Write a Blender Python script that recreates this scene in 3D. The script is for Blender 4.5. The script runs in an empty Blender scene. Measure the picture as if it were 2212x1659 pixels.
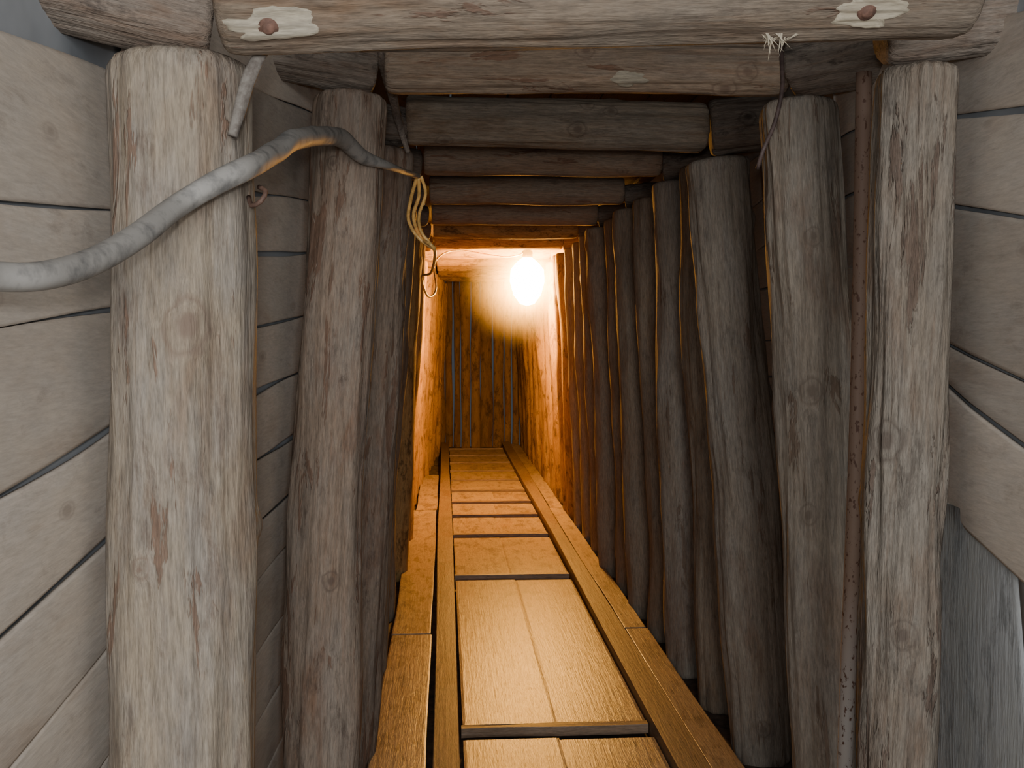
import bpy, math, random, bmesh
from mathutils import Vector, noise, Matrix
random.seed(7)
COL = bpy.context.scene.collection
def lerp(a,b,t): return a+(b-a)*t

# ---------------------------------------------------------------- materials
class NT:
    def __init__(s,name):
        s.m=bpy.data.materials.new(name); s.m.use_nodes=True
        s.t=s.m.node_tree; s.t.nodes.clear()
        s.out=s.t.nodes.new('ShaderNodeOutputMaterial')
        s.b=s.t.nodes.new('ShaderNodeBsdfPrincipled')
        s.t.links.new(s.b.outputs[0],s.out.inputs[0])
    def n(s,k,**kw):
        x=s.t.nodes.new(k)
        for a,b in kw.items(): setattr(x,a,b)
        return x
    def l(s,a,b): s.t.links.new(a,b)
    def ramp(s,src,stops,interp='LINEAR'):
        r=s.n('ShaderNodeValToRGB'); e=r.color_ramp.elements; r.color_ramp.interpolation=interp
        while len(e)<len(stops): e.new(0.5)
        for i,(p,c) in enumerate(stops):
            e[i].position=p
            e[i].color=(c,c,c,1) if isinstance(c,(int,float)) else (c[0],c[1],c[2],1)
        s.l(src,r.inputs[0]); return r.outputs[0]
    def noise(s,vec,scale,detail=5,rough=.6,dist=0.0):
        mp=s.n('ShaderNodeMapping'); mp.inputs['Scale'].default_value=scale; s.l(vec,mp.inputs[0])
        x=s.n('ShaderNodeTexNoise'); x.inputs['Scale'].default_value=1; x.inputs['Detail'].default_value=detail
        x.inputs['Roughness'].default_value=rough; x.inputs['Distortion'].default_value=dist
        s.l(mp.outputs[0],x.inputs['Vector']); return x.outputs[0]
    def mix(s,f,a,b,mode='MIX'):
        x=s.n('ShaderNodeMix',data_type='RGBA',blend_type=mode)
        for v,i in ((f,0),(a,6),(b,7)):
            if isinstance(v,(int,float)): x.inputs[i].default_value=v
            elif isinstance(v,tuple): x.inputs[i].default_value=(v[0],v[1],v[2],1)
            else: s.l(v,x.inputs[i])
        return x.outputs[2]
    def math(s,op,a,b=0.0):
        x=s.n('ShaderNodeMath',operation=op)
        for v,i in ((a,0),(b,1)):
            if isinstance(v,(int,float)): x.inputs[i].default_value=v
            else: s.l(v,x.inputs[i])
        return x.outputs[0]

def ax(axis,a,b):
    return {'Z':(a,a,b),'Y':(a,b,a),'X':(b,a,a)}[axis]

def wood(name,pale,mid,warm,dark,axis='Z',dirt=.5,attr=False,rough=.8,bump=.6,streak=1.0,weather=(.30,.30,.30),wamt=.6,thr=.57,stk=.45,bark=None,bthr=.58,fin=.4):
    m=NT(name)
    tc=m.n('ShaderNodeTexCoord'); oi=m.n('ShaderNodeObjectInfo')
    sc=m.n('ShaderNodeVectorMath',operation='SCALE'); sc.inputs[0].default_value=(7,11,5)
    if attr:
        at=m.n('ShaderNodeAttribute',attribute_name='pid'); rnd=at.outputs['Fac']
    else: rnd=oi.outputs['Random']
    m.l(rnd,sc.inputs['Scale'])
    ad=m.n('ShaderNodeVectorMath',operation='ADD'); m.l(tc.outputs['Object'],ad.inputs[0]); m.l(sc.outputs[0],ad.inputs[1])
    v=ad.outputs[0]
    patch=m.noise(v,ax(axis,7,1.7),4,.65,.3)
    st=m.noise(v,ax(axis,60*streak,3.2),4,.75,.15)
    fine=m.noise(v,ax(axis,190,22),3,.8)
    blot=m.noise(v,ax(axis,16,6),6,.78,.3)
    wea=m.noise(v,ax(axis,8,3),5,.75,.3)
    c=m.ramp(patch,[(.34,mid),(.44,pale),(.54,pale),(.62,warm),(.72,mid)])
    wf=m.ramp(wea,[(.40,0),(.62,1)]); wf=m.math('MULTIPLY',wf,wamt)
    c=m.mix(wf,c,weather)
    s1=m.ramp(st,[(.34,1),(.48,0)]); s1=m.math('MULTIPLY',s1,stk)
    c=m.mix(s1,c,warm if not attr else mid)
    s2=m.ramp(st,[(.55,0),(.72,1)]); s2=m.math('MULTIPLY',s2,stk*.9)
    c=m.mix(s2,c,dark)
    d=m.ramp(blot,[(thr,0),(thr+.10,1)]); d=m.math('MULTIPLY',d,dirt)
    c=m.mix(d,c,dark)
    if bark:
        bk=m.noise(v,ax(axis,21,3.1),5,.7,.5)
        bf=m.ramp(bk,[(bthr,0),(bthr+.03,1)]); bf=m.math('MULTIPLY',bf,.72)
        c=m.mix(bf,c,bark)
    f=m.ramp(fine,[(.3,.60),(.66,1.16)])
    c=m.mix(1.0 if not attr else fin,c,f,'MULTIPLY')
    if attr:
        tone=m.ramp(rnd,[(0,.80),(.5,1.0),(1,1.1)]); c=m.mix(1.0,c,tone,'MULTIPLY')
        mp=m.n('ShaderNodeMapping'); mp.inputs['Scale'].default_value=ax(axis,9,4.2); m.l(v,mp.inputs[0])
        vo=m.n('ShaderNodeTexVoronoi'); vo.inputs['Scale'].default_value=1; m.l(mp.outputs[0],vo.inputs['Vector'])
        k=m.ramp(vo.outputs['Distance'],[(.06,1),(.09,.35),(.11,.6),(.14,0)]); k=m.math('MULTIPLY',k,.7)
        c=m.mix(k,c,dark)
    else:
        kn=m.n('ShaderNodeAttribute',attribute_name='knot').outputs['Fac']
        k=m.ramp(kn,[(.12,0),(.30,.65),(.42,.1),(.62,.25),(.74,.8),(.9,.9)])
        c=m.mix(k,c,tuple(x*1.3 for x in dark))
    m.l(c,m.b.inputs['Base Color']); m.b.inputs['Roughness'].default_value=rough
    m.b.inputs['Specular IOR Level'].default_value=.3
    h=m.math('ADD',st,m.math('MULTIPLY',fine,.4))
    if bark: h=m.math('ADD',h,m.math('MULTIPLY',bf,.5))
    bp=m.n('ShaderNodeBump'); bp.inputs['Strength'].default_value=bump; bp.inputs['Distance'].default_value=.006
    m.l(h,bp.inputs['Height']); m.l(bp.outputs[0],m.b.inputs['Normal'])
    return m.m

def plain(name,col,rough=.6,var=.4,scale=30,metal=0,col2=None,lo=.4,hi=.6,bump=.2):
    m=NT(name); tc=m.n('ShaderNodeTexCoord')
    nz=m.noise(tc.outputs['Object'],(scale,)*3 if not isinstance(scale,tuple) else scale,4,.65)
    c2=col2 or tuple(x*(1-var) for x in col)
    m.l(m.ramp(nz,[(lo,c2),(hi,col)]),m.b.inputs['Base Color'])
    m.b.inputs['Roughness'].default_value=rough; m.b.inputs['Metallic'].default_value=metal
    bp=m.n('ShaderNodeBump'); bp.inputs['Strength'].default_value=bump; bp.inputs['Distance'].default_value=.004
    m.l(nz,bp.inputs['Height']); m.l(bp.outputs[0],m.b.inputs['Normal'])
    return m.m

M_pale =wood('peeled_pale_wood',(.30,.245,.18),(.24,.20,.16),(.225,.165,.115),(.14,.10,.075),dirt=.55,weather=(.245,.222,.195),wamt=.7,thr=.55,bark=(.17,.095,.06),bthr=.60)
M_brown=wood('brown_bark_wood',(.27,.20,.145),(.215,.168,.13),(.22,.135,.088),(.095,.066,.05),dirt=.6,weather=(.26,.23,.195),wamt=.55,thr=.55,bark=(.155,.08,.048),bthr=.57)
M_grey =wood('weathered_grey_wood',(.34,.287,.225),(.285,.245,.20),(.26,.19,.138),(.145,.115,.09),dirt=.55,weather=(.32,.29,.25),wamt=.7,thr=.56,bark=(.18,.12,.082),bthr=.61)
M_mid  =wood('mid_brown_wood',(.30,.235,.168),(.24,.195,.145),(.23,.158,.10),(.115,.083,.06),dirt=.5,weather=(.28,.242,.195),wamt=.6,thr=.56)  # medium brown for the mid-tunnel posts and one beam
M_far  =wood('lamplit_brown_wood',(.40,.245,.09),(.29,.175,.065),(.28,.145,.045),(.07,.038,.014),dirt=.8,weather=(.28,.19,.085),wamt=.5,thr=.52)  # the lamp's orange glow is put into the base colour of the far timber
M_split=wood('split_grey_wood',(.21,.172,.132),(.178,.148,.116),(.168,.118,.082),(.078,.06,.047),dirt=.6,weather=(.232,.21,.178),wamt=.65,bump=1.0,thr=.55,stk=.5,bark=(.11,.07,.05),bthr=.57)
M_beam =wood('beam_wood',(.20,.152,.108),(.165,.135,.102),(.172,.112,.07),(.088,.062,.047),dirt=.45,weather=(.158,.138,.113),wamt=.55,thr=.56,bark=(.115,.062,.04),bthr=.62)
M_red  =wood('reddish_beam_wood',(.33,.24,.165),(.27,.20,.145),(.28,.162,.095),(.135,.088,.062),dirt=.45,weather=(.31,.262,.21),wamt=.5,thr=.57,bark=(.20,.095,.055),bthr=.60)
M_cap  =wood('dark_cap_wood',(.20,.155,.12),(.155,.122,.10),(.16,.10,.065),(.055,.043,.035),dirt=.8,weather=(.26,.235,.20),wamt=.5,bump=1.0,thr=.54)
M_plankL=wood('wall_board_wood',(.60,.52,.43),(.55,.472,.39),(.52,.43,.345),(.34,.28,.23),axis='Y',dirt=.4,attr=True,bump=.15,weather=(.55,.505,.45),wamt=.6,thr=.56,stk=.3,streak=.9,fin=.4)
M_plankF=wood('lamplit_board_wood',(.23,.14,.055),(.17,.105,.042),(.18,.095,.033),(.05,.029,.012),axis='Y',dirt=.8,attr=True,bump=.4,weather=(.19,.125,.055),wamt=.5,thr=.51,stk=.6)  # same boards deeper in, with the lamp's amber light painted into the colour
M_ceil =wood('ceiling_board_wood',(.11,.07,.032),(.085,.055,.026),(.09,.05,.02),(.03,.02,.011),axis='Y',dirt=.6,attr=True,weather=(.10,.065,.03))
M_deck =wood('deck_board_wood',(.43,.32,.205),(.34,.25,.16),(.335,.23,.135),(.14,.092,.057),axis='Y',dirt=.7,rough=.36,bump=.28,weather=(.39,.315,.23),wamt=.6,stk=.65,thr=.50)
M_rail =wood('rail_timber_wood',(.24,.17,.11),(.19,.135,.09),(.19,.115,.07),(.08,.053,.036),axis='Y',dirt=.6,rough=.55,bump=.4,wamt=.3,weather=(.23,.18,.13))
M_batten=wood('batten_wood',(.26,.18,.12),(.20,.145,.098),(.19,.12,.07),(.07,.048,.033),axis='X',dirt=.5,rough=.5,bump=.4,wamt=.2,weather=(.24,.19,.14))
M_chip =wood('fresh_cut_wood',(.40,.345,.25),(.35,.305,.222),(.33,.265,.185),(.25,.185,.135),dirt=.3,wamt=.2,bump=.3)
M_rock =plain('blue_grey_membrane',(.37,.39,.41),.85,scale=(6,2.5,2.5),col2=(.24,.255,.27),bump=.8)
M_dirt =plain('damp_mine_soil',(.12,.09,.065),.8,scale=14,col2=(.04,.03,.025),bump=1.0)
M_cable=plain('dusty_grey_rubber',(.31,.295,.27),.7,scale=26,col2=(.17,.165,.155),lo=.34,hi=.52)
M_wire =plain('lamplit_wire_insulation',(.95,.56,.17),.4,scale=40)  # golden lamplight on the wires is painted into this colour
M_rope =plain('grey_root_fibre',(.20,.18,.155),.8,scale=60,col2=(.12,.10,.085))
M_rust =plain('rusty_steel',(.15,.085,.06),.7,scale=60,col2=(.09,.05,.035),lo=.45)
M_darkw=plain('dark_wire_insulation',(.12,.08,.07),.6,scale=40)
M_bolt =plain('rusted_bolt_steel',(.19,.10,.07),.8,scale=80)
M_blk  =plain('black_lamp_plastic',(.03,.03,.03),.4)

def mk_pipe_mat():
    m=NT('rust_speckled_paint'); tc=m.n('ShaderNodeTexCoord'); o=tc.outputs['Object']
    sep=m.n('ShaderNodeSeparateXYZ'); m.l(o,sep.inputs[0])
    g=m.ramp(m.math('MULTIPLY',sep.outputs['Z'],.5),[(.30,(.56,.53,.50)),(.46,(.34,.24,.18)),(.9,(.29,.195,.145))])
    sp=m.noise(o,(110,110,60),3,.6); f=m.ramp(sp,[(.58,0),(.64,1)])
    m.l(m.mix(f,g,(.14,.07,.045)),m.b.inputs['Base Color']); m.b.inputs['Roughness'].default_value=.6
    return m.m
M_pipe=mk_pipe_mat()
def mk_emit(name,col,st):
    m=NT(name); m.t.nodes.remove(m.b); e=m.n('ShaderNodeEmission'); e.inputs[0].default_value=(*col,1); e.inputs[1].default_value=st
    m.l(e.outputs[0],m.out.inputs[0]); return m.m
M_bulb=mk_emit('glowing_bulb_glass',(1,.44,.075),500)

# ---------------------------------------------------------------- object helpers
def mkobj(name,verts,faces,mat,label=None,cat=None,group=None,kind=None,parent=None,smooth=True,attr=None,aname='pid'):
    me=bpy.data.meshes.new(name); me.from_pydata([tuple(v) for v in verts],[],faces); me.update()
    if smooth: me.polygons.foreach_set('use_smooth',[True]*len(me.polygons))
    me.materials.append(mat)
    if attr:
        a=me.attributes.new(aname,'FLOAT','POINT'); a.data.foreach_set('value',attr)
    o=bpy.data.objects.new(name,me); COL.objects.link(o)
    if label: o['label']=label
    if cat: o['category']=cat
    if group: o['group']=group
    if kind: o['kind']=kind
    if parent: o.parent=parent
    return o

class Log:
    def __init__(s,p0,p1,r0,r1,seed,rough=1.0,bend=.012,knots=(),nk=4):
        s.p0=Vector(p0); s.p1=Vector(p1); d=s.p1-s.p0; s.L=d.length
        s.q=d.to_track_quat('Z','Y'); s.r0=r0; s.r1=r1; s.seed=seed*3.7; s.rough=rough; s.bend=bend
        rr=random.Random(seed)
        s.kn=[(rr.uniform(.1,s.L-.1),rr.uniform(-math.pi,math.pi),rr.uniform(.011,.02)) for _ in range(nk)]
        for z,wd,sz in knots: s.kn.append((z,s.theta(wd),sz))
    def R(s,z,th,kv=False):
        t=z/s.L; r=lerp(s.r0,s.r1,t); c,n=math.cos(th),math.sin(th)
        a=noise.noise(Vector((c*.9,n*.9,z*1.6+s.seed)))*.12
        b=noise.noise(Vector((c*2.4+5,n*2.4,z*4+s.seed)))*.07
        e=noise.noise(Vector((c*8,n*8,z*2.6+s.seed)))*.05
        k=1+(a+b+e)*s.rough
        kk=0
        for (kz,kt,ks) in s.kn:
            dz=z-kz
            if abs(dz)>ks*3: continue
            dt=math.atan2(math.sin(th-kt),math.cos(th-kt))*r
            d=math.sqrt((dz/1.3)**2+dt*dt)/ks
            d*=1+.3*noise.noise(Vector((dt*50,dz*50,kz)))
            if d<3:
                k+=.09*math.exp(-d*d*.6); kk=max(kk,1-d/1.6)
        ed=min(z,s.L-z)
        if ed<.03: k*=.84+.16*math.sqrt(max(0,1-(1-ed/.03)**2))
        return (r*k,max(0,kk)) if kv else r*k
    def C(s,z):
        return Vector((noise.noise(Vector((z*.9,s.seed,0)))*s.bend*2,noise.noise(Vector((z*.9,0,s.seed)))*s.bend*2,0))
    def pt(s,z,th,off=0,kv=False):
        c=s.C(z); r,k=s.R(z,th,True); r+=off
        p=Vector((c.x+r*math.cos(th),c.y+r*math.sin(th),z))
        return (p,k) if kv else p
    def theta(s,wd):
        l=s.q.inverted()@Vector(wd); return math.atan2(l.y,l.x)
    def build(s,name,mat,label,cat,group,kind=None,nseg=None):
        if nseg is None: nseg=80 if s.p0.y<4 else 32
        st=.011 if s.p0.y<4 else .035
        zs=[0,.006,.014,.03]; n=max(4,int((s.L-.06)/st))
        zs+=[.03+(s.L-.06)*i/n for i in range(1,n)]+[s.L-.03,s.L-.014,s.L-.006,s.L]
        V=[];F=[];K=[]
        for z in zs:
            for j in range(nseg):
                p,k=s.pt(z,2*math.pi*j/nseg,0,True); V.append(p); K.append(k)
        for i in range(len(zs)-1):
            for j in range(nseg):
                k=(j+1)%nseg; F.append((i*nseg+j,i*nseg+k,(i+1)*nseg+k,(i+1)*nseg+j))
        a=len(V); V.append(Vector((*s.C(0).xy,.004))); b=len(V); V.append(Vector((*s.C(s.L).xy,s.L-.004))); K+=[0,0]
        m=(len(zs)-1)*nseg
        for j in range(nseg):
            k=(j+1)%nseg; F.append((a,k,j)); F.append((b,m+j,m+k))
        o=mkobj(name,V,F,mat,label,cat,group,kind,attr=K,aname='knot')
        o.location=s.p0; o.rotation_mode='QUATERNION'; o.rotation_quaternion=s.q
        s.o=o; return o
    def chip(s,z,wd,ln,wid,seed,bolt=True,br=.012):
        th0=s.theta(wd); V=[];F=[];N=48;RR=10
        r=lerp(s.r0,s.r1,z/s.L)
        V.append(s.pt(z,th0,.0025))
        for i in range(1,RR+1):
            f=i/RR
            for j in range(N):
                a=2*math.pi*j/N
                k=1+.5*noise.noise(Vector((math.cos(a)*1.4,math.sin(a)*1.4,seed)))+.28*noise.noise(Vector((math.cos(a)*3.4,math.sin(a)*3.4,seed)))
                V.append(s.pt(z+math.cos(a)*ln/2*f*k,th0+math.sin(a)*wid/2*f*k/r,.0022 if i<RR else -.002))
        for j in range(N): F.append((0,1+j,1+(j+1)%N))
        for i in range(RR-1):
            for j in range(N):
                k=(j+1)%N; F.append((1+i*N+j,1+(i+1)*N+j,1+(i+1)*N+k,1+i*N+k))
        p=mkobj('bare_wood_notch',V,F,M_chip,'pale freshly cut notch',parent=s.o)
        if bolt:
            c=s.pt(z,th0,.001); nrm=Vector((math.cos(th0),math.sin(th0),0)); q=nrm.to_track_quat('Z','Y')
            V=[];F=[];N=16; prof=[(br*1.5,0),(br*1.5,.0015),(br,.002),(br*.95,.004),(br*.6,.006)]
            for rr,h in prof:
                for j in range(N):
                    a=2*math.pi*j/N; V.append(c+q@Vector((rr*math.cos(a),rr*math.sin(a),h)))
            for i in range(len(prof)-1):
                for j in range(N):
                    k=(j+1)%N; F.append((i*N+j,i*N+k,(i+1)*N+k,(i+1)*N+j))
            F.append(tuple((len(prof)-1)*N+j for j in range(N)))
            mkobj('bolt_head',V,F,M_bolt,'rusty round bolt head',parent=s.o)

def tube(name,pts,rad,mat,label=None,cat=None,group=None,parent=None,nseg=16,step=.012,wob=.0,seed=1):
    P=[Vector(p) for p in pts]; R=rad if isinstance(rad,list) else [rad]*len(P)
    S=[];RR=[]
    for i in range(len(P)-1):
        a=P[max(0,i-1)];b=P[i];c=P[i+1];d=P[min(len(P)-1,i+2)]
        n=max(2,int((c-b).length/step))
        for k in range(n):
            t=k/n
            S.append(.5*((2*b)+(c-a)*t+(2*a-5*b+4*c-d)*t*t+(3*b-a-3*c+d)*t**3)); RR.append(lerp(R[i],R[i+1],t))
    S.append(P[-1]); RR.append(R[-1])
    V=[];F=[]; o0=S[0]
    T=(S[1]-S[0]).normalized(); N=T.orthogonal().normalized()
    for i,p in enumerate(S):
        T=(S[min(i+1,len(S)-1)]-S[max(i-1,0)]).normalized(); N=(N-T*N.dot(T)).normalized(); B=T.cross(N)
        for j in range(nseg):
            a=2*math.pi*j/nseg; r=RR[i]*(1+wob*noise.noise(Vector((math.cos(a)*1.5,math.sin(a)*1.5,i*.12+seed))))
            V.append(p-o0+N*math.cos(a)*r+B*math.sin(a)*r)
    for i in range(len(S)-1):
        for j in range(nseg):
            k=(j+1)%nseg; F.append((i*nseg+j,i*nseg+k,(i+1)*nseg+k,(i+1)*nseg+j))
    F.append(tuple(reversed(range(nseg)))); m=(len(S)-1)*nseg; F.append(tuple(m+j for j in range(nseg)))
    o=mkobj(name,V,F,mat,label,cat,group,parent=parent); o.location=o0; return o

def board(V,F,A,f,nrm,th,pid,seed,nu=24,wav=.004,ed=.003):
    base=len(V); prof=[(0.0,th),(0.0,ed),(.03,.0),(.25,0),(.5,0),(.75,0),(.97,0),(1,ed),(1,th)]
    n=len(prof)
    for i in range(nu+1):
        u=i/nu
        e0=noise.noise(Vector((u*3,seed,0)))*wav; e1=noise.noise(Vector((u*3,seed,9)))*wav
        for (v,dp) in prof:
            p=f(u,v); up=(f(u,1)-f(u,0)).normalized()
            p=p+up*lerp(e0,e1,v)-nrm*(dp+ .5*min(wav,.006)*noise.noise(Vector((u*2,v,seed+4))))
            V.append(p);A.append(pid)
    for i in range(nu):
        for j in range(n-1):
            a=base+i*n+j; F.append((a,a+1,a+n+1,a+n))
        F.append((base+i*n+n-1,base+i*n,base+(i+1)*n,base+(i+1)*n+n-1))
    F.append(tuple(base+j for j in range(n))); F.append(tuple(base+nu*n+j for j in reversed(range(n))))

def prof_x(tab,y,z):
    for i in range(len(tab)-1):
        if y<=tab[i+1][0] or i==len(tab)-2:
            t=(y-tab[i][0])/(tab[i+1][0]-tab[i][0]); t=max(0,min(1,t))
            return lerp(lerp(tab[i][2],tab[i+1][2],t),lerp(tab[i][1],tab[i+1][1],t),z/2.1)
TL=[(.1,-.525,-.525),(1.68,-.515,-.515),(2.78,-.325,-.45),(3.4,-.33,-.46),(4.3,-.36,-.47),(9,-.36,-.47),(13.4,-.13,-.24)]
def lshift(y): return max(0,(y-9)/4.4)*.23
TR=[(.1,.95,.95),(1.8,.985,.985),(2.5,1.02,1.13),(3.4,1.09,1.29),(4.3,1.15,1.26),(14,1.15,1.26)]

def build_wall(name,tab,sgn,bays,label):
    V=[];F=[];A=[]
    for bi,(y0,y1,lines) in enumerate(bays):
        for k in range(len(lines)-1):
            (a0,a1),(b0,b1)=lines[k],lines[k+1]
            g=.002+random.random()*.007; tl=random.uniform(-.003,.003)
            def f(u,v,a0=a0,a1=a1,b0=b0,b1=b1,y0=y0,y1=y1,g=g,tl=tl):
                y=lerp(y0,y1,u); z=lerp(lerp(a0,a1,u)+g,lerp(b0,b1,u)-g*.3,v)
                return Vector((prof_x(tab,y,z)+tl*(v-.5),y,z))
            board(V,F,A,f,Vector((-sgn,0,0)),.008,random.random(),bi*31+k*2.3+sgn,wav=.012,ed=.0015)
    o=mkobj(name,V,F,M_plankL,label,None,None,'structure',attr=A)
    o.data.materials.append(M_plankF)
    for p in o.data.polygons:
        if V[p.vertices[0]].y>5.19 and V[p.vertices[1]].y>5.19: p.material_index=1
    return o

def gen_lines(z1,slope_l,dy,base=0.0,w=(.13,.2)):
    L=[];z=base
    while z<z1:
        t=random.uniform(-.015,.015); L.append((z-slope_l*dy/2+t,z+slope_l*dy/2-t)); z+=random.uniform(*w)
    return L
far=[0.02,.14,.30,.47,.64,.81,.974,1.135,1.302,1.483,1.639,1.853]
sl=[0,.02,.05,.08,.13,.15,.16,.165,.165,.13,.15,.20]
slopes_L0=[(z-s*.98,z+s*.1) for z,s in zip(far,sl)]
bays=[(.1,1.68,slopes_L0)]
z2=[0,.15,.33,.50,.68,.86,1.0,1.15,1.31,1.46,1.63,1.77,2.0,2.12]
bays.append((1.68,2.78,[(z-.05,z+.05) for z in z2]))
ys=[2.6,3.4,4.3,5.2,6.1,7.0,7.9,8.8,9.7,10.6,11.5,12.4,13.4]
yl=[2.78]+ys[1:]
for a,b in zip(yl,yl[1:]): bays.append((a,b,gen_lines(2.2,.03,.9)))
build_wall('wall_left',TL,-1,bays,'horizontal pale sawn boards lining the tunnel side')
zf=[(1.10,1.04),(1.36,1.288),(1.435,1.386),(1.707,1.66),(1.885,1.844),(2.06,2.02)]
nb=[]
for (zfar,znear) in zf:
    g=(zfar-znear)/.232
    nb.append((zfar-g*(1.915-.1),zfar+g*(2.2-1.915)*.4))
bays=[(.1,2.05,nb)]
bays.append((2.05,2.6,[(z,z+.01) for z in (.02,.2,.38,.57,.75,.93,1.1,1.28,1.46,1.62,1.8,1.96,2.14)]))
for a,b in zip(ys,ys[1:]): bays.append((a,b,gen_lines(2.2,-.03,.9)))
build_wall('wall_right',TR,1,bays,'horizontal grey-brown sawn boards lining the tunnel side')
MG=wood('grey_green_board_wood',(.33,.33,.31),(.27,.275,.265),(.29,.265,.235),(.16,.165,.16),axis='Z',dirt=.65,attr=True,bump=.4,weather=(.35,.36,.365),wamt=.8,stk=.35,thr=.52)
V=[];F=[];A=[]
for k,(a,b) in enumerate([(.9,1.63),(1.634,2.04)]):
    def f(u,v,a=a,b=b):
        return Vector((.9935,lerp(a,b,v)+(u*.22-.18)*(1 if k==0 else 1-v),lerp(-.03,1.12,u)))
    board(V,F,A,f,Vector((-1,0,0)),.007,.3+.3*k,k*3+700,nu=20,wav=.006)
mkobj('wall_lower_right',V,F,MG,'broad upright dirty grey-green boards',None,None,'structure',attr=A)

def sheet(name,fn,nu,nv,mat,label):
    V=[fn(i/nu,j/nv) for i in range(nu+1) for j in range(nv+1)]
    F=[(i*(nv+1)+j,(i+1)*(nv+1)+j,(i+1)*(nv+1)+j+1,i*(nv+1)+j+1) for i in range(nu) for j in range(nv)]
    return mkobj(name,V,F,mat,label,None,None,'structure')
def sideS(tab,s):
    def f(u,v):
        y=lerp(.0,13.5,u);z=lerp(-.1,2.5,v)
        n=noise.noise(Vector((y*2.2,z*2.2,s*3)))*.004+noise.noise(Vector((y*7,z*7,s*3)))*.003
        return Vector((prof_x(tab,y,z)+s*(.019+n),y,z))
    return f
sheet('wall_outer_left',sideS(TL,-1),400,50,M_rock,'blue-grey lining behind the boards')
sheet('wall_outer_right',sideS(TR,1),400,50,M_rock,'blue-grey lining behind the boards')
sheet('floor',lambda u,v:Vector((lerp(-.65,1.4,v),lerp(0,13.5,u),-.035+.018*noise.noise(Vector((u*50,v*9,0))))),160,30,M_dirt,'dark damp soil floor')
V=[];F=[];A=[]
x=-.62;k=0
while x<1.4:
    w=random.uniform(.14,.2)
    board(V,F,A,lambda u,v,x=x,w=w:Vector((x+w*v-.0,lerp(.1,13.5,u),2.33+.01*math.sin(k))),Vector((0,0,-1)),.03,random.random(),k*3.1+50,nu=60)
    x+=w+.006;k+=1
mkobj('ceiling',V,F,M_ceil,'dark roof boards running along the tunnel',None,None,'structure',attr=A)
V=[];F=[];A=[]
x=-.6;k=0
while x<1.3:
    w=random.uniform(.08,.17)
    def f(u,v,x=x,w=w,k=k):
        return Vector((x+w*v,13.40-.02*math.sin(math.pi*v)+.03*math.sin(k*5),lerp(-.05,2.4,u)))
    board(V,F,A,f,Vector((0,-1,0)),.03,random.random(),k*1.7+90,nu=30,wav=.02,ed=.008)
    x+=w+.010;k+=1
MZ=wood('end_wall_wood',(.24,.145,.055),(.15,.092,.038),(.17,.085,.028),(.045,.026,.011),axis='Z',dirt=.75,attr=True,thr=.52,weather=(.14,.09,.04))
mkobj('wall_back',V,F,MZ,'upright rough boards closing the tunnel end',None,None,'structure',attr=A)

# ---------------------------------------------------------------- posts
GP='upright timber posts along the tunnel'
def post(xb,xt,y,zt,rb,rt,seed,mat,label,**kw):
    kw.setdefault('rough',1.35)
    l=Log((xb,y,-.04),(xt,y,zt),rb,rt,seed,**kw); l.build('timber_post',mat,label,'post',GP); return l
L1=post(-.376,-.391,1.5,1.855,.102,.102,1,M_pale,'thick peeled pale log post behind a grey cable',
   knots=[(1.505,(.28,-1,0),.026),(1.17,(-.3,-1,0),.010)],nk=3,rough=1.1)
L2=post(-.350,-.235,2.5,2.045,.094,.086,2,M_brown,'reddish-brown bark-streaked round log post',knots=[(.9,(.3,-1,0),.016)],rough=1.4)
R1=post(.832,.873,1.8,1.94,.070,.070,3,M_split,'rough split grey post with dark streaks',rough=2.2,
   knots=[(.95,(-.4,-1,0),.018),(1.3,(-1,-.8,0),.025)],nk=2)
R2=post(1.025,.902,2.5,2.045,.080,.097,4,M_grey,'grey knotty round log post beside rusty pipe',
   knots=[(1.74,(-.2,-1,0),.015),(1.36,(-.4,-1,0),.022),(1.05,(-.6,-1,0),.018)],rough=1.5)
R3=post(1.135,.938,3.4,2.06,.112,.110,5,M_grey,'thick grey round log post leaning inward')
L3=post(-.325,-.19,3.4,2.08,.09,.09,6,M_brown,'dark brown round log post')
i=10
for y in ys[2:-1]:
    r=random.uniform(.082,.094); j=random.uniform(-.005,.015)+lshift(y)
    post(-.345+j,-.225+j,y,2.12,r,r*.93,i,M_mid if y<6 else M_far,'dark brown round log post'); i+=1
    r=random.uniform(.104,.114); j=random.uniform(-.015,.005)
    post(1.095+j,.995+j,y,2.12,r,r*.93,i,M_grey if y<5 else (M_mid if y<7.5 else M_far),'grey-brown round log post leaning inward'); i+=1
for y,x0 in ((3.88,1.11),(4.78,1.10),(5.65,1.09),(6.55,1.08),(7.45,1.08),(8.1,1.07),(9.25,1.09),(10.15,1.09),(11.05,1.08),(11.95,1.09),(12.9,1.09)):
    post(x0,x0-.10,y,2.12,.094,.087,i,M_mid if y<7.6 else M_far,'dark log post wedged between larger posts'); i+=1
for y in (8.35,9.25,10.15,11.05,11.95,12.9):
    post(-.34+lshift(y),-.23+lshift(y),y,2.12,.08,.075,i,M_far,'slim brown log post wedged between larger posts'); i+=1

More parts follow.
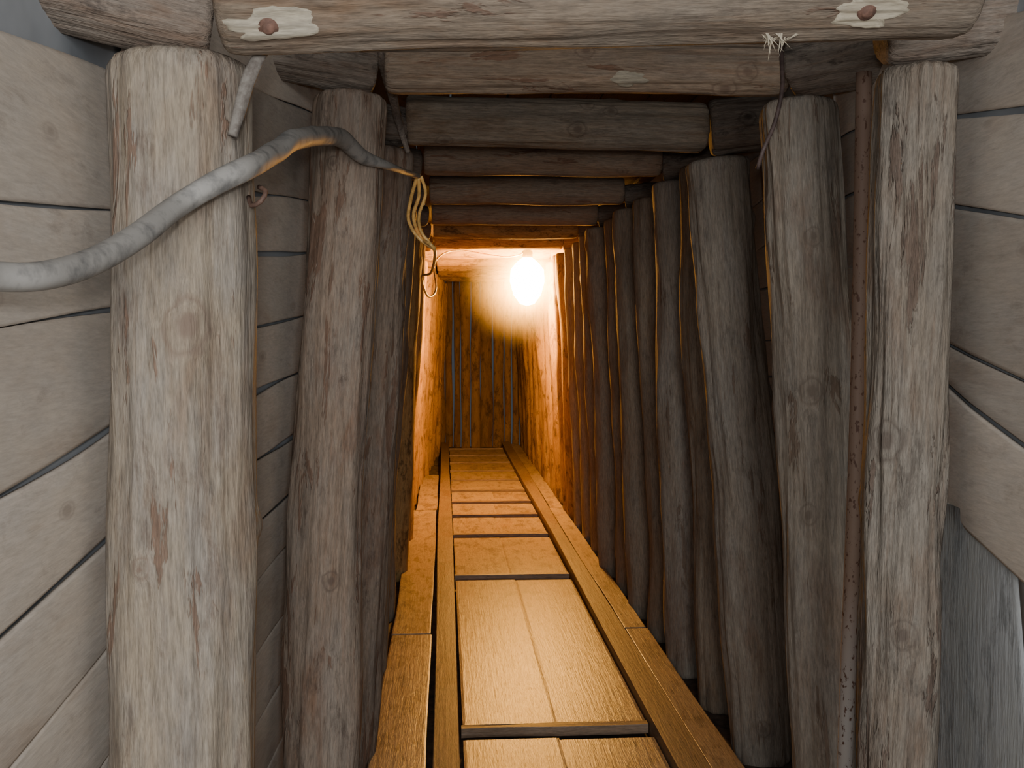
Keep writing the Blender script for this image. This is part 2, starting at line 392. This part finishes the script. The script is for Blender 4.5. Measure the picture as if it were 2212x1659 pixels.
# ---------------------------------------------------------------- cap logs and cross beams
GC='cap logs over the posts'
def cap(a,b,r0,r1,seed,label='dark knotty cap log resting on a post',mat=None):
    l=Log(a,b,r0,r1,seed,rough=1.4,bend=.006,nk=2); l.build('cap_log',mat or M_cap,label,'log',GC); return l
cap((-.335,1.5,1.920),(-.80,1.36,1.985),.066,.080,31,'grey and dark brown cap log on pale post')
cap((-.170,2.5,2.105),(-.45,2.42,2.13),.056,.06,32)
cap((.80,1.80,2.01),(1.25,1.74,2.06),.062,.07,33)
cap((.865,2.45,2.118),(1.30,2.05,2.14),.074,.082,34,'dark knotty cap log reaching over two posts')
cap((-.125,3.4,2.15),(-.37,3.36,2.17),.066,.07,35)
cap((.905,3.38,2.160),(1.16,3.33,2.18),.094,.09,36)
i=40
for y in ys[2:-1]:
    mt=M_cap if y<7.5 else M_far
    cap((-.10,y,2.185),(-.36,y-.05,2.2),.064,.064,i,mat=mt); cap((.945,y,2.185),(1.16,y-.05,2.2),.066,.066,i+1,mat=mt); i+=2
GB='cross beams under the tunnel roof'
def beam(a,b,r,seed,label,chips=(),mat=None,**kw):
    kw.setdefault('rough',1.2)
    l=Log(a,b,r,r,seed,bend=.006,**kw); l.build('cross_beam',mat or M_beam,label,'beam',GB)
    for c in chips: l.chip(*c)
    return l
beam((-.304,1.42,1.912),(.758,1.42,1.952),.072,51,'tan peeled cross beam with two bolted pale notches',
     [(.070,(0,-1,-.98),.125,.05,1.3,True,.009),(.89,(0,-1,-.95),.10,.055,4.2,True,.009)],mat=M_beam,nk=1)
beam((-.143,2.5,2.118),(.862,2.5,2.122),.064,52,'reddish brown peeled cross beam with one pale notch',[(.60,(0,-1,-.85),.09,.04,2.2,False)],mat=M_red)
beam((-.126,3.4,2.176),(.893,3.4,2.168),.082,53,'brown knotty cross beam',mat=M_mid,knots=[(.57,(0,-1,-.4),.02)])
beam((-.085,4.3,2.215),(.935,4.3,2.212),.072,54,'brown cross beam between cap logs',mat=M_red)
i=60
for y in ys[3:-1]:
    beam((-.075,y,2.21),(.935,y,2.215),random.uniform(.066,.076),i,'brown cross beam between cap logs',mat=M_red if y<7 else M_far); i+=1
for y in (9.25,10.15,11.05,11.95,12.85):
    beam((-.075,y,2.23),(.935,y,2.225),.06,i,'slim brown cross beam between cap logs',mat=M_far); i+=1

# ---------------------------------------------------------------- walkway
def plank(name,x0,x1,y0,y1,z0,z1,mat,label,cat,group,seed,wav=.004):
    V=[];F=[];A=[]
    cx=(x0+x1)/2
    board(V,F,A,lambda u,v:Vector((lerp(x0,x1,v)-cx,lerp(0,y1-y0,u),z1-z0)),Vector((0,0,1)),z1-z0,0,seed,nu=30,wav=wav,ed=.0015)
    o=mkobj(name,V,F,mat,label,cat,group,smooth=False); o.location=(cx,y0,z0); return o
bt=[3.57,5.91,7.15,7.95,8.6,9.25,9.95,10.65,11.35,12.05,12.75]
k=0
for s in [(1.2,3.48)]+[(a+.05,b-.10) for a,b in zip(bt,bt[1:])]:
    c=.414+random.uniform(-.03,.03)
    plank('deck_board',.062,c+.0005,s[0],s[1],-.02,.018,M_deck,'wide worn deck board between the rails','board','walkway deck boards',k+.3,.0008)
    plank('deck_board',c+.001,.746,s[0],s[1]-random.uniform(0,.02),-.02,.0175,M_deck,'wide worn deck board between the rails','board','walkway deck boards',k+.7,.0008); k+=1
for s in [(1.2,4.75),(4.77,8.2),(8.22,13.2)]:
    if s[0]<8: plank('deck_board',-.26,-.068,s[0],s[1],-.02,.02,M_deck,'side board beside the rail','board','walkway deck boards',k+.3,.012)
    else: plank('deck_board',-.24,-.068,8.22,10.3,-.02,.02,M_deck,'side board beside the rail','board','walkway deck boards',k+.3,.012)
    plank('deck_board',.875,.985,s[0],s[1],-.02,.03,M_deck,'side board beside the rail','board','walkway deck boards',k+.6,.010); k+=1
plank('walkway_rail',-.045,.050,1.2,13.2,-.02,.055,M_rail,'long dark timber rail along the walkway','rail','timber rails',91,.014)
plank('walkway_rail',.755,.855,1.2,13.2,-.02,.06,M_rail,'long dark timber rail along the walkway','rail','timber rails',93,.014)
for n,b in enumerate(bt):
    V=[];F=[];A=[]
    board(V,F,A,lambda u,v:Vector((lerp(-.345,.345,u),lerp(0,.035,v),.0)),Vector((0,0,1)),.035,0,n*2.1,nu=16,wav=.008)
    o=mkobj('cross_batten',V,F,M_batten,'small wooden batten nailed across the walkway','batten','cross battens between the rails',smooth=False); o.location=(.402,b,.024)

# ---------------------------------------------------------------- cables
tube('power_cable',[(-.40,.70,1.497),(-.413,.85,1.499),(-.415,.93,1.505),(-.393,1.0,1.509),(-.379,1.1,1.53),(-.362,1.21,1.569),(-.344,1.32,1.618),
  (-.308,1.36,1.653),(-.272,1.42,1.687),(-.262,1.6,1.742),(-.256,1.75,1.789),(-.242,2.0,1.845),(-.220,2.2,1.88),(-.187,2.35,1.868),(-.132,2.50,1.872),(-.107,2.75,1.90),(-.079,3.1,1.945)],
  [.0145]*3+[.0145,.0145,.015,.0155,.016,.016,.0175,.018,.019,.02,.017,.009,.008,.008],M_cable,'thick dusty grey cable slung past the pale post','cable',wob=.12,nseg=24)
GW='thin hanging wires'
tube('hanging_wire',[(-.082,3.1,1.945),(-.104,3.15,1.879),(-.112,3.18,1.82),(-.082,3.2,1.767),(-.03,3.2,1.73)],.0055,M_wire,'thin wire strand tinted golden as if lit hanging off the cable','wire',GW)
tube('hanging_wire',[(-.07,3.1,1.945),(-.057,3.13,1.895),(-.078,3.16,1.834),(-.072,3.2,1.784),(-.028,3.2,1.732)],.005,M_wire,'thin wire strand tinted golden as if lit hanging off the cable','wire',GW)
tube('hanging_wire',[(-.078,3.1,1.94),(-.078,3.14,1.89),(-.096,3.17,1.83),(-.074,3.22,1.768),(-.03,3.21,1.728),(-.06,4.5,1.739),(-.112,5,1.748),(-.09,5.5,1.675),(-.05,6,1.737),(-.06,7,1.98),(.1,7.75,2.12),(.5,8.2,2.11),(.70,8.45,2.17)],.0055,M_wire,'long wire tinted golden as if lit, running on towards the lamp','wire',GW)
tube('hanging_root',[(-.225,1.47,1.885),(-.251,1.44,1.853),(-.269,1.42,1.812),(-.280,1.41,1.763),(-.288,1.40,1.725)],[.005,.008,.009,.008,.006],M_rope,'grey dusty root dangling beside the pale post','root',wob=.4)
tube('black_wire',[(.765,2.25,2.12),(.758,2.22,2.06),(.752,2.2,2.0),(.737,2.2,1.929),(.711,2.2,1.867),(.705,2.22,1.83)],.0048,M_darkw,'thin dark wire hanging below the roof beam','wire')
tube('wooden_stick',[(-.176,2.72,2.24),(-.15,2.8,2.15),(-.126,2.95,2.06),(-.105,3.0,2.0)],[.013,.013,.010,.009],M_cap,'thin dark branch wedged behind the cross beam','branch',wob=.5)
tube('rusty_hook',[(-.285,1.49,1.655),(-.277,1.47,1.640),(-.262,1.46,1.645),(-.256,1.465,1.66),(-.268,1.48,1.668)],.0035,M_rust,'small bent rusty hook on the pale post','hook')
tube('steel_pipe',[(.882,2.12,.0),(.889,2.12,.6),(.903,2.12,1.3),(.905,2.12,2.02)],.0168,M_pipe,'slim rust-speckled steel pipe standing between posts','pipe',nseg=20,step=.05)
V=[];F=[]
for n in range(26):
    bx=.469+random.uniform(-.025,.025); a=random.uniform(-1.2,1.2); L=random.uniform(.012,.035); w=random.uniform(.0008,.002)
    by=1.385+random.uniform(-.01,.01); bz=1.872
    d=Vector((math.sin(a),random.uniform(-.5,.1),-math.cos(a))).normalized()*L
    b=len(V); p=Vector((bx,by,bz)); V+= [p-Vector((w,0,0)),p+Vector((w,0,0)),p+Vector((0,w*1.5,0)),p+d]
    F+=[(b,b+1,b+3),(b+1,b+2,b+3),(b+2,b,b+3),(b,b+2,b+1)]
o=mkobj('wood_splinters',V,F,M_chip,'frayed pale splinters under the front beam','splinters',kind='stuff',smooth=False)

# ---------------------------------------------------------------- lamp
def lathe(name,prof,mat,parent=None,label=None,cat=None,N=32):
    V=[];F=[]
    for r,z in prof:
        for j in range(N):
            a=2*math.pi*j/N; V.append((r*math.cos(a),r*math.sin(a),z))
    for i in range(len(prof)-1):
        for j in range(N):
            k=(j+1)%N; F.append((i*N+j,i*N+k,(i+1)*N+k,(i+1)*N+j))
    F.append(tuple(reversed(range(N)))); F.append(tuple((len(prof)-1)*N+j for j in range(N)))
    return mkobj(name,V,F,mat,label,cat,parent=parent)
LP=Vector((.70,8.42,2.02))
lamp=bpy.data.objects.new('hanging_lamp',None); COL.objects.link(lamp); lamp.location=LP
lamp['label']='bare glowing warm bulb lamp hanging under the roof'; lamp['category']='lamp'
lathe('bulb',[(.01,-.30),(.06,-.285),(.115,-.21),(.145,-.10),(.138,0),(.09,.06),(.04,.10)],M_bulb,lamp)  # oversized bulb; part of its glare is built into the shape
lathe('socket',[(.042,.098),(.046,.105),(.046,.15),(.03,.165),(.012,.175)],M_blk,lamp)
lathe('ceiling_hook',[(.006,.17),(.006,.31)],M_blk,lamp,N=10)
# added scatter volume imitating the bulb's glare, denser towards it
HR=.62
bm=bmesh.new(); bmesh.ops.create_icosphere(bm,subdivisions=4,radius=HR); me=bpy.data.meshes.new('lamp_glare'); bm.to_mesh(me); bm.free()
m=NT('glare_scatter_volume'); m.t.nodes.remove(m.b); vs=m.n('ShaderNodeVolumeScatter'); vs.inputs['Color'].default_value=(1,.85,.5,1); vs.inputs['Anisotropy'].default_value=.1
tc=m.n('ShaderNodeTexCoord'); mp=m.n('ShaderNodeMapping'); mp.inputs['Scale'].default_value=(1/HR,)*3; m.l(tc.outputs['Object'],mp.inputs[0])
gr=m.n('ShaderNodeTexGradient',gradient_type='SPHERICAL'); m.l(mp.outputs[0],gr.inputs[0])
p=m.math('POWER',gr.outputs['Fac'],2.0); p=m.math('MULTIPLY',p,1.5)
m.l(p,vs.inputs['Density'])
m.l(vs.outputs[0],m.out.inputs['Volume']); me.materials.append(m.m)
hz=bpy.data.objects.new('lamp_glare',me); COL.objects.link(hz); hz.parent=lamp; hz.location=(0,0,-.10); hz['label']='added soft glare volume around the bulb'

# ---------------------------------------------------------------- lights
def light(name,kind,loc,power,col,size,rot=None):
    d=bpy.data.lights.new(name,kind); d.energy=power; d.color=col
    if kind=='AREA': d.size=size
    else: d.shadow_soft_size=size
    o=bpy.data.objects.new(name,d); COL.objects.link(o); o.location=loc
    if rot: o.rotation_euler=rot
    return o
light('camera_flash','POINT',(-.02,-.03,1.52),28,(.97,.98,1.0),.025)
light('added_fill_light','AREA',(.25,-2.2,1.6),115,(.96,.98,1.0),1.2,(math.radians(90),0,0))  # added fill behind the camera, no known source; softens the flash falloff
w=bpy.data.worlds.new('World'); bpy.context.scene.world=w; w.use_nodes=True
w.node_tree.nodes['Background'].inputs[0].default_value=(.6,.66,.75,1); w.node_tree.nodes['Background'].inputs[1].default_value=.08

# ---------------------------------------------------------------- camera
cd=bpy.data.cameras.new('Camera'); cam=bpy.data.objects.new('Camera',cd); COL.objects.link(cam)
cd.sensor_width=36; cd.lens=2150/2212*36; cd.clip_start=.02
cam.location=(0,0,1.45)
cam.rotation_euler=(math.radians(90-2.69),0,math.radians(-3.88))
bpy.context.scene.camera=cam
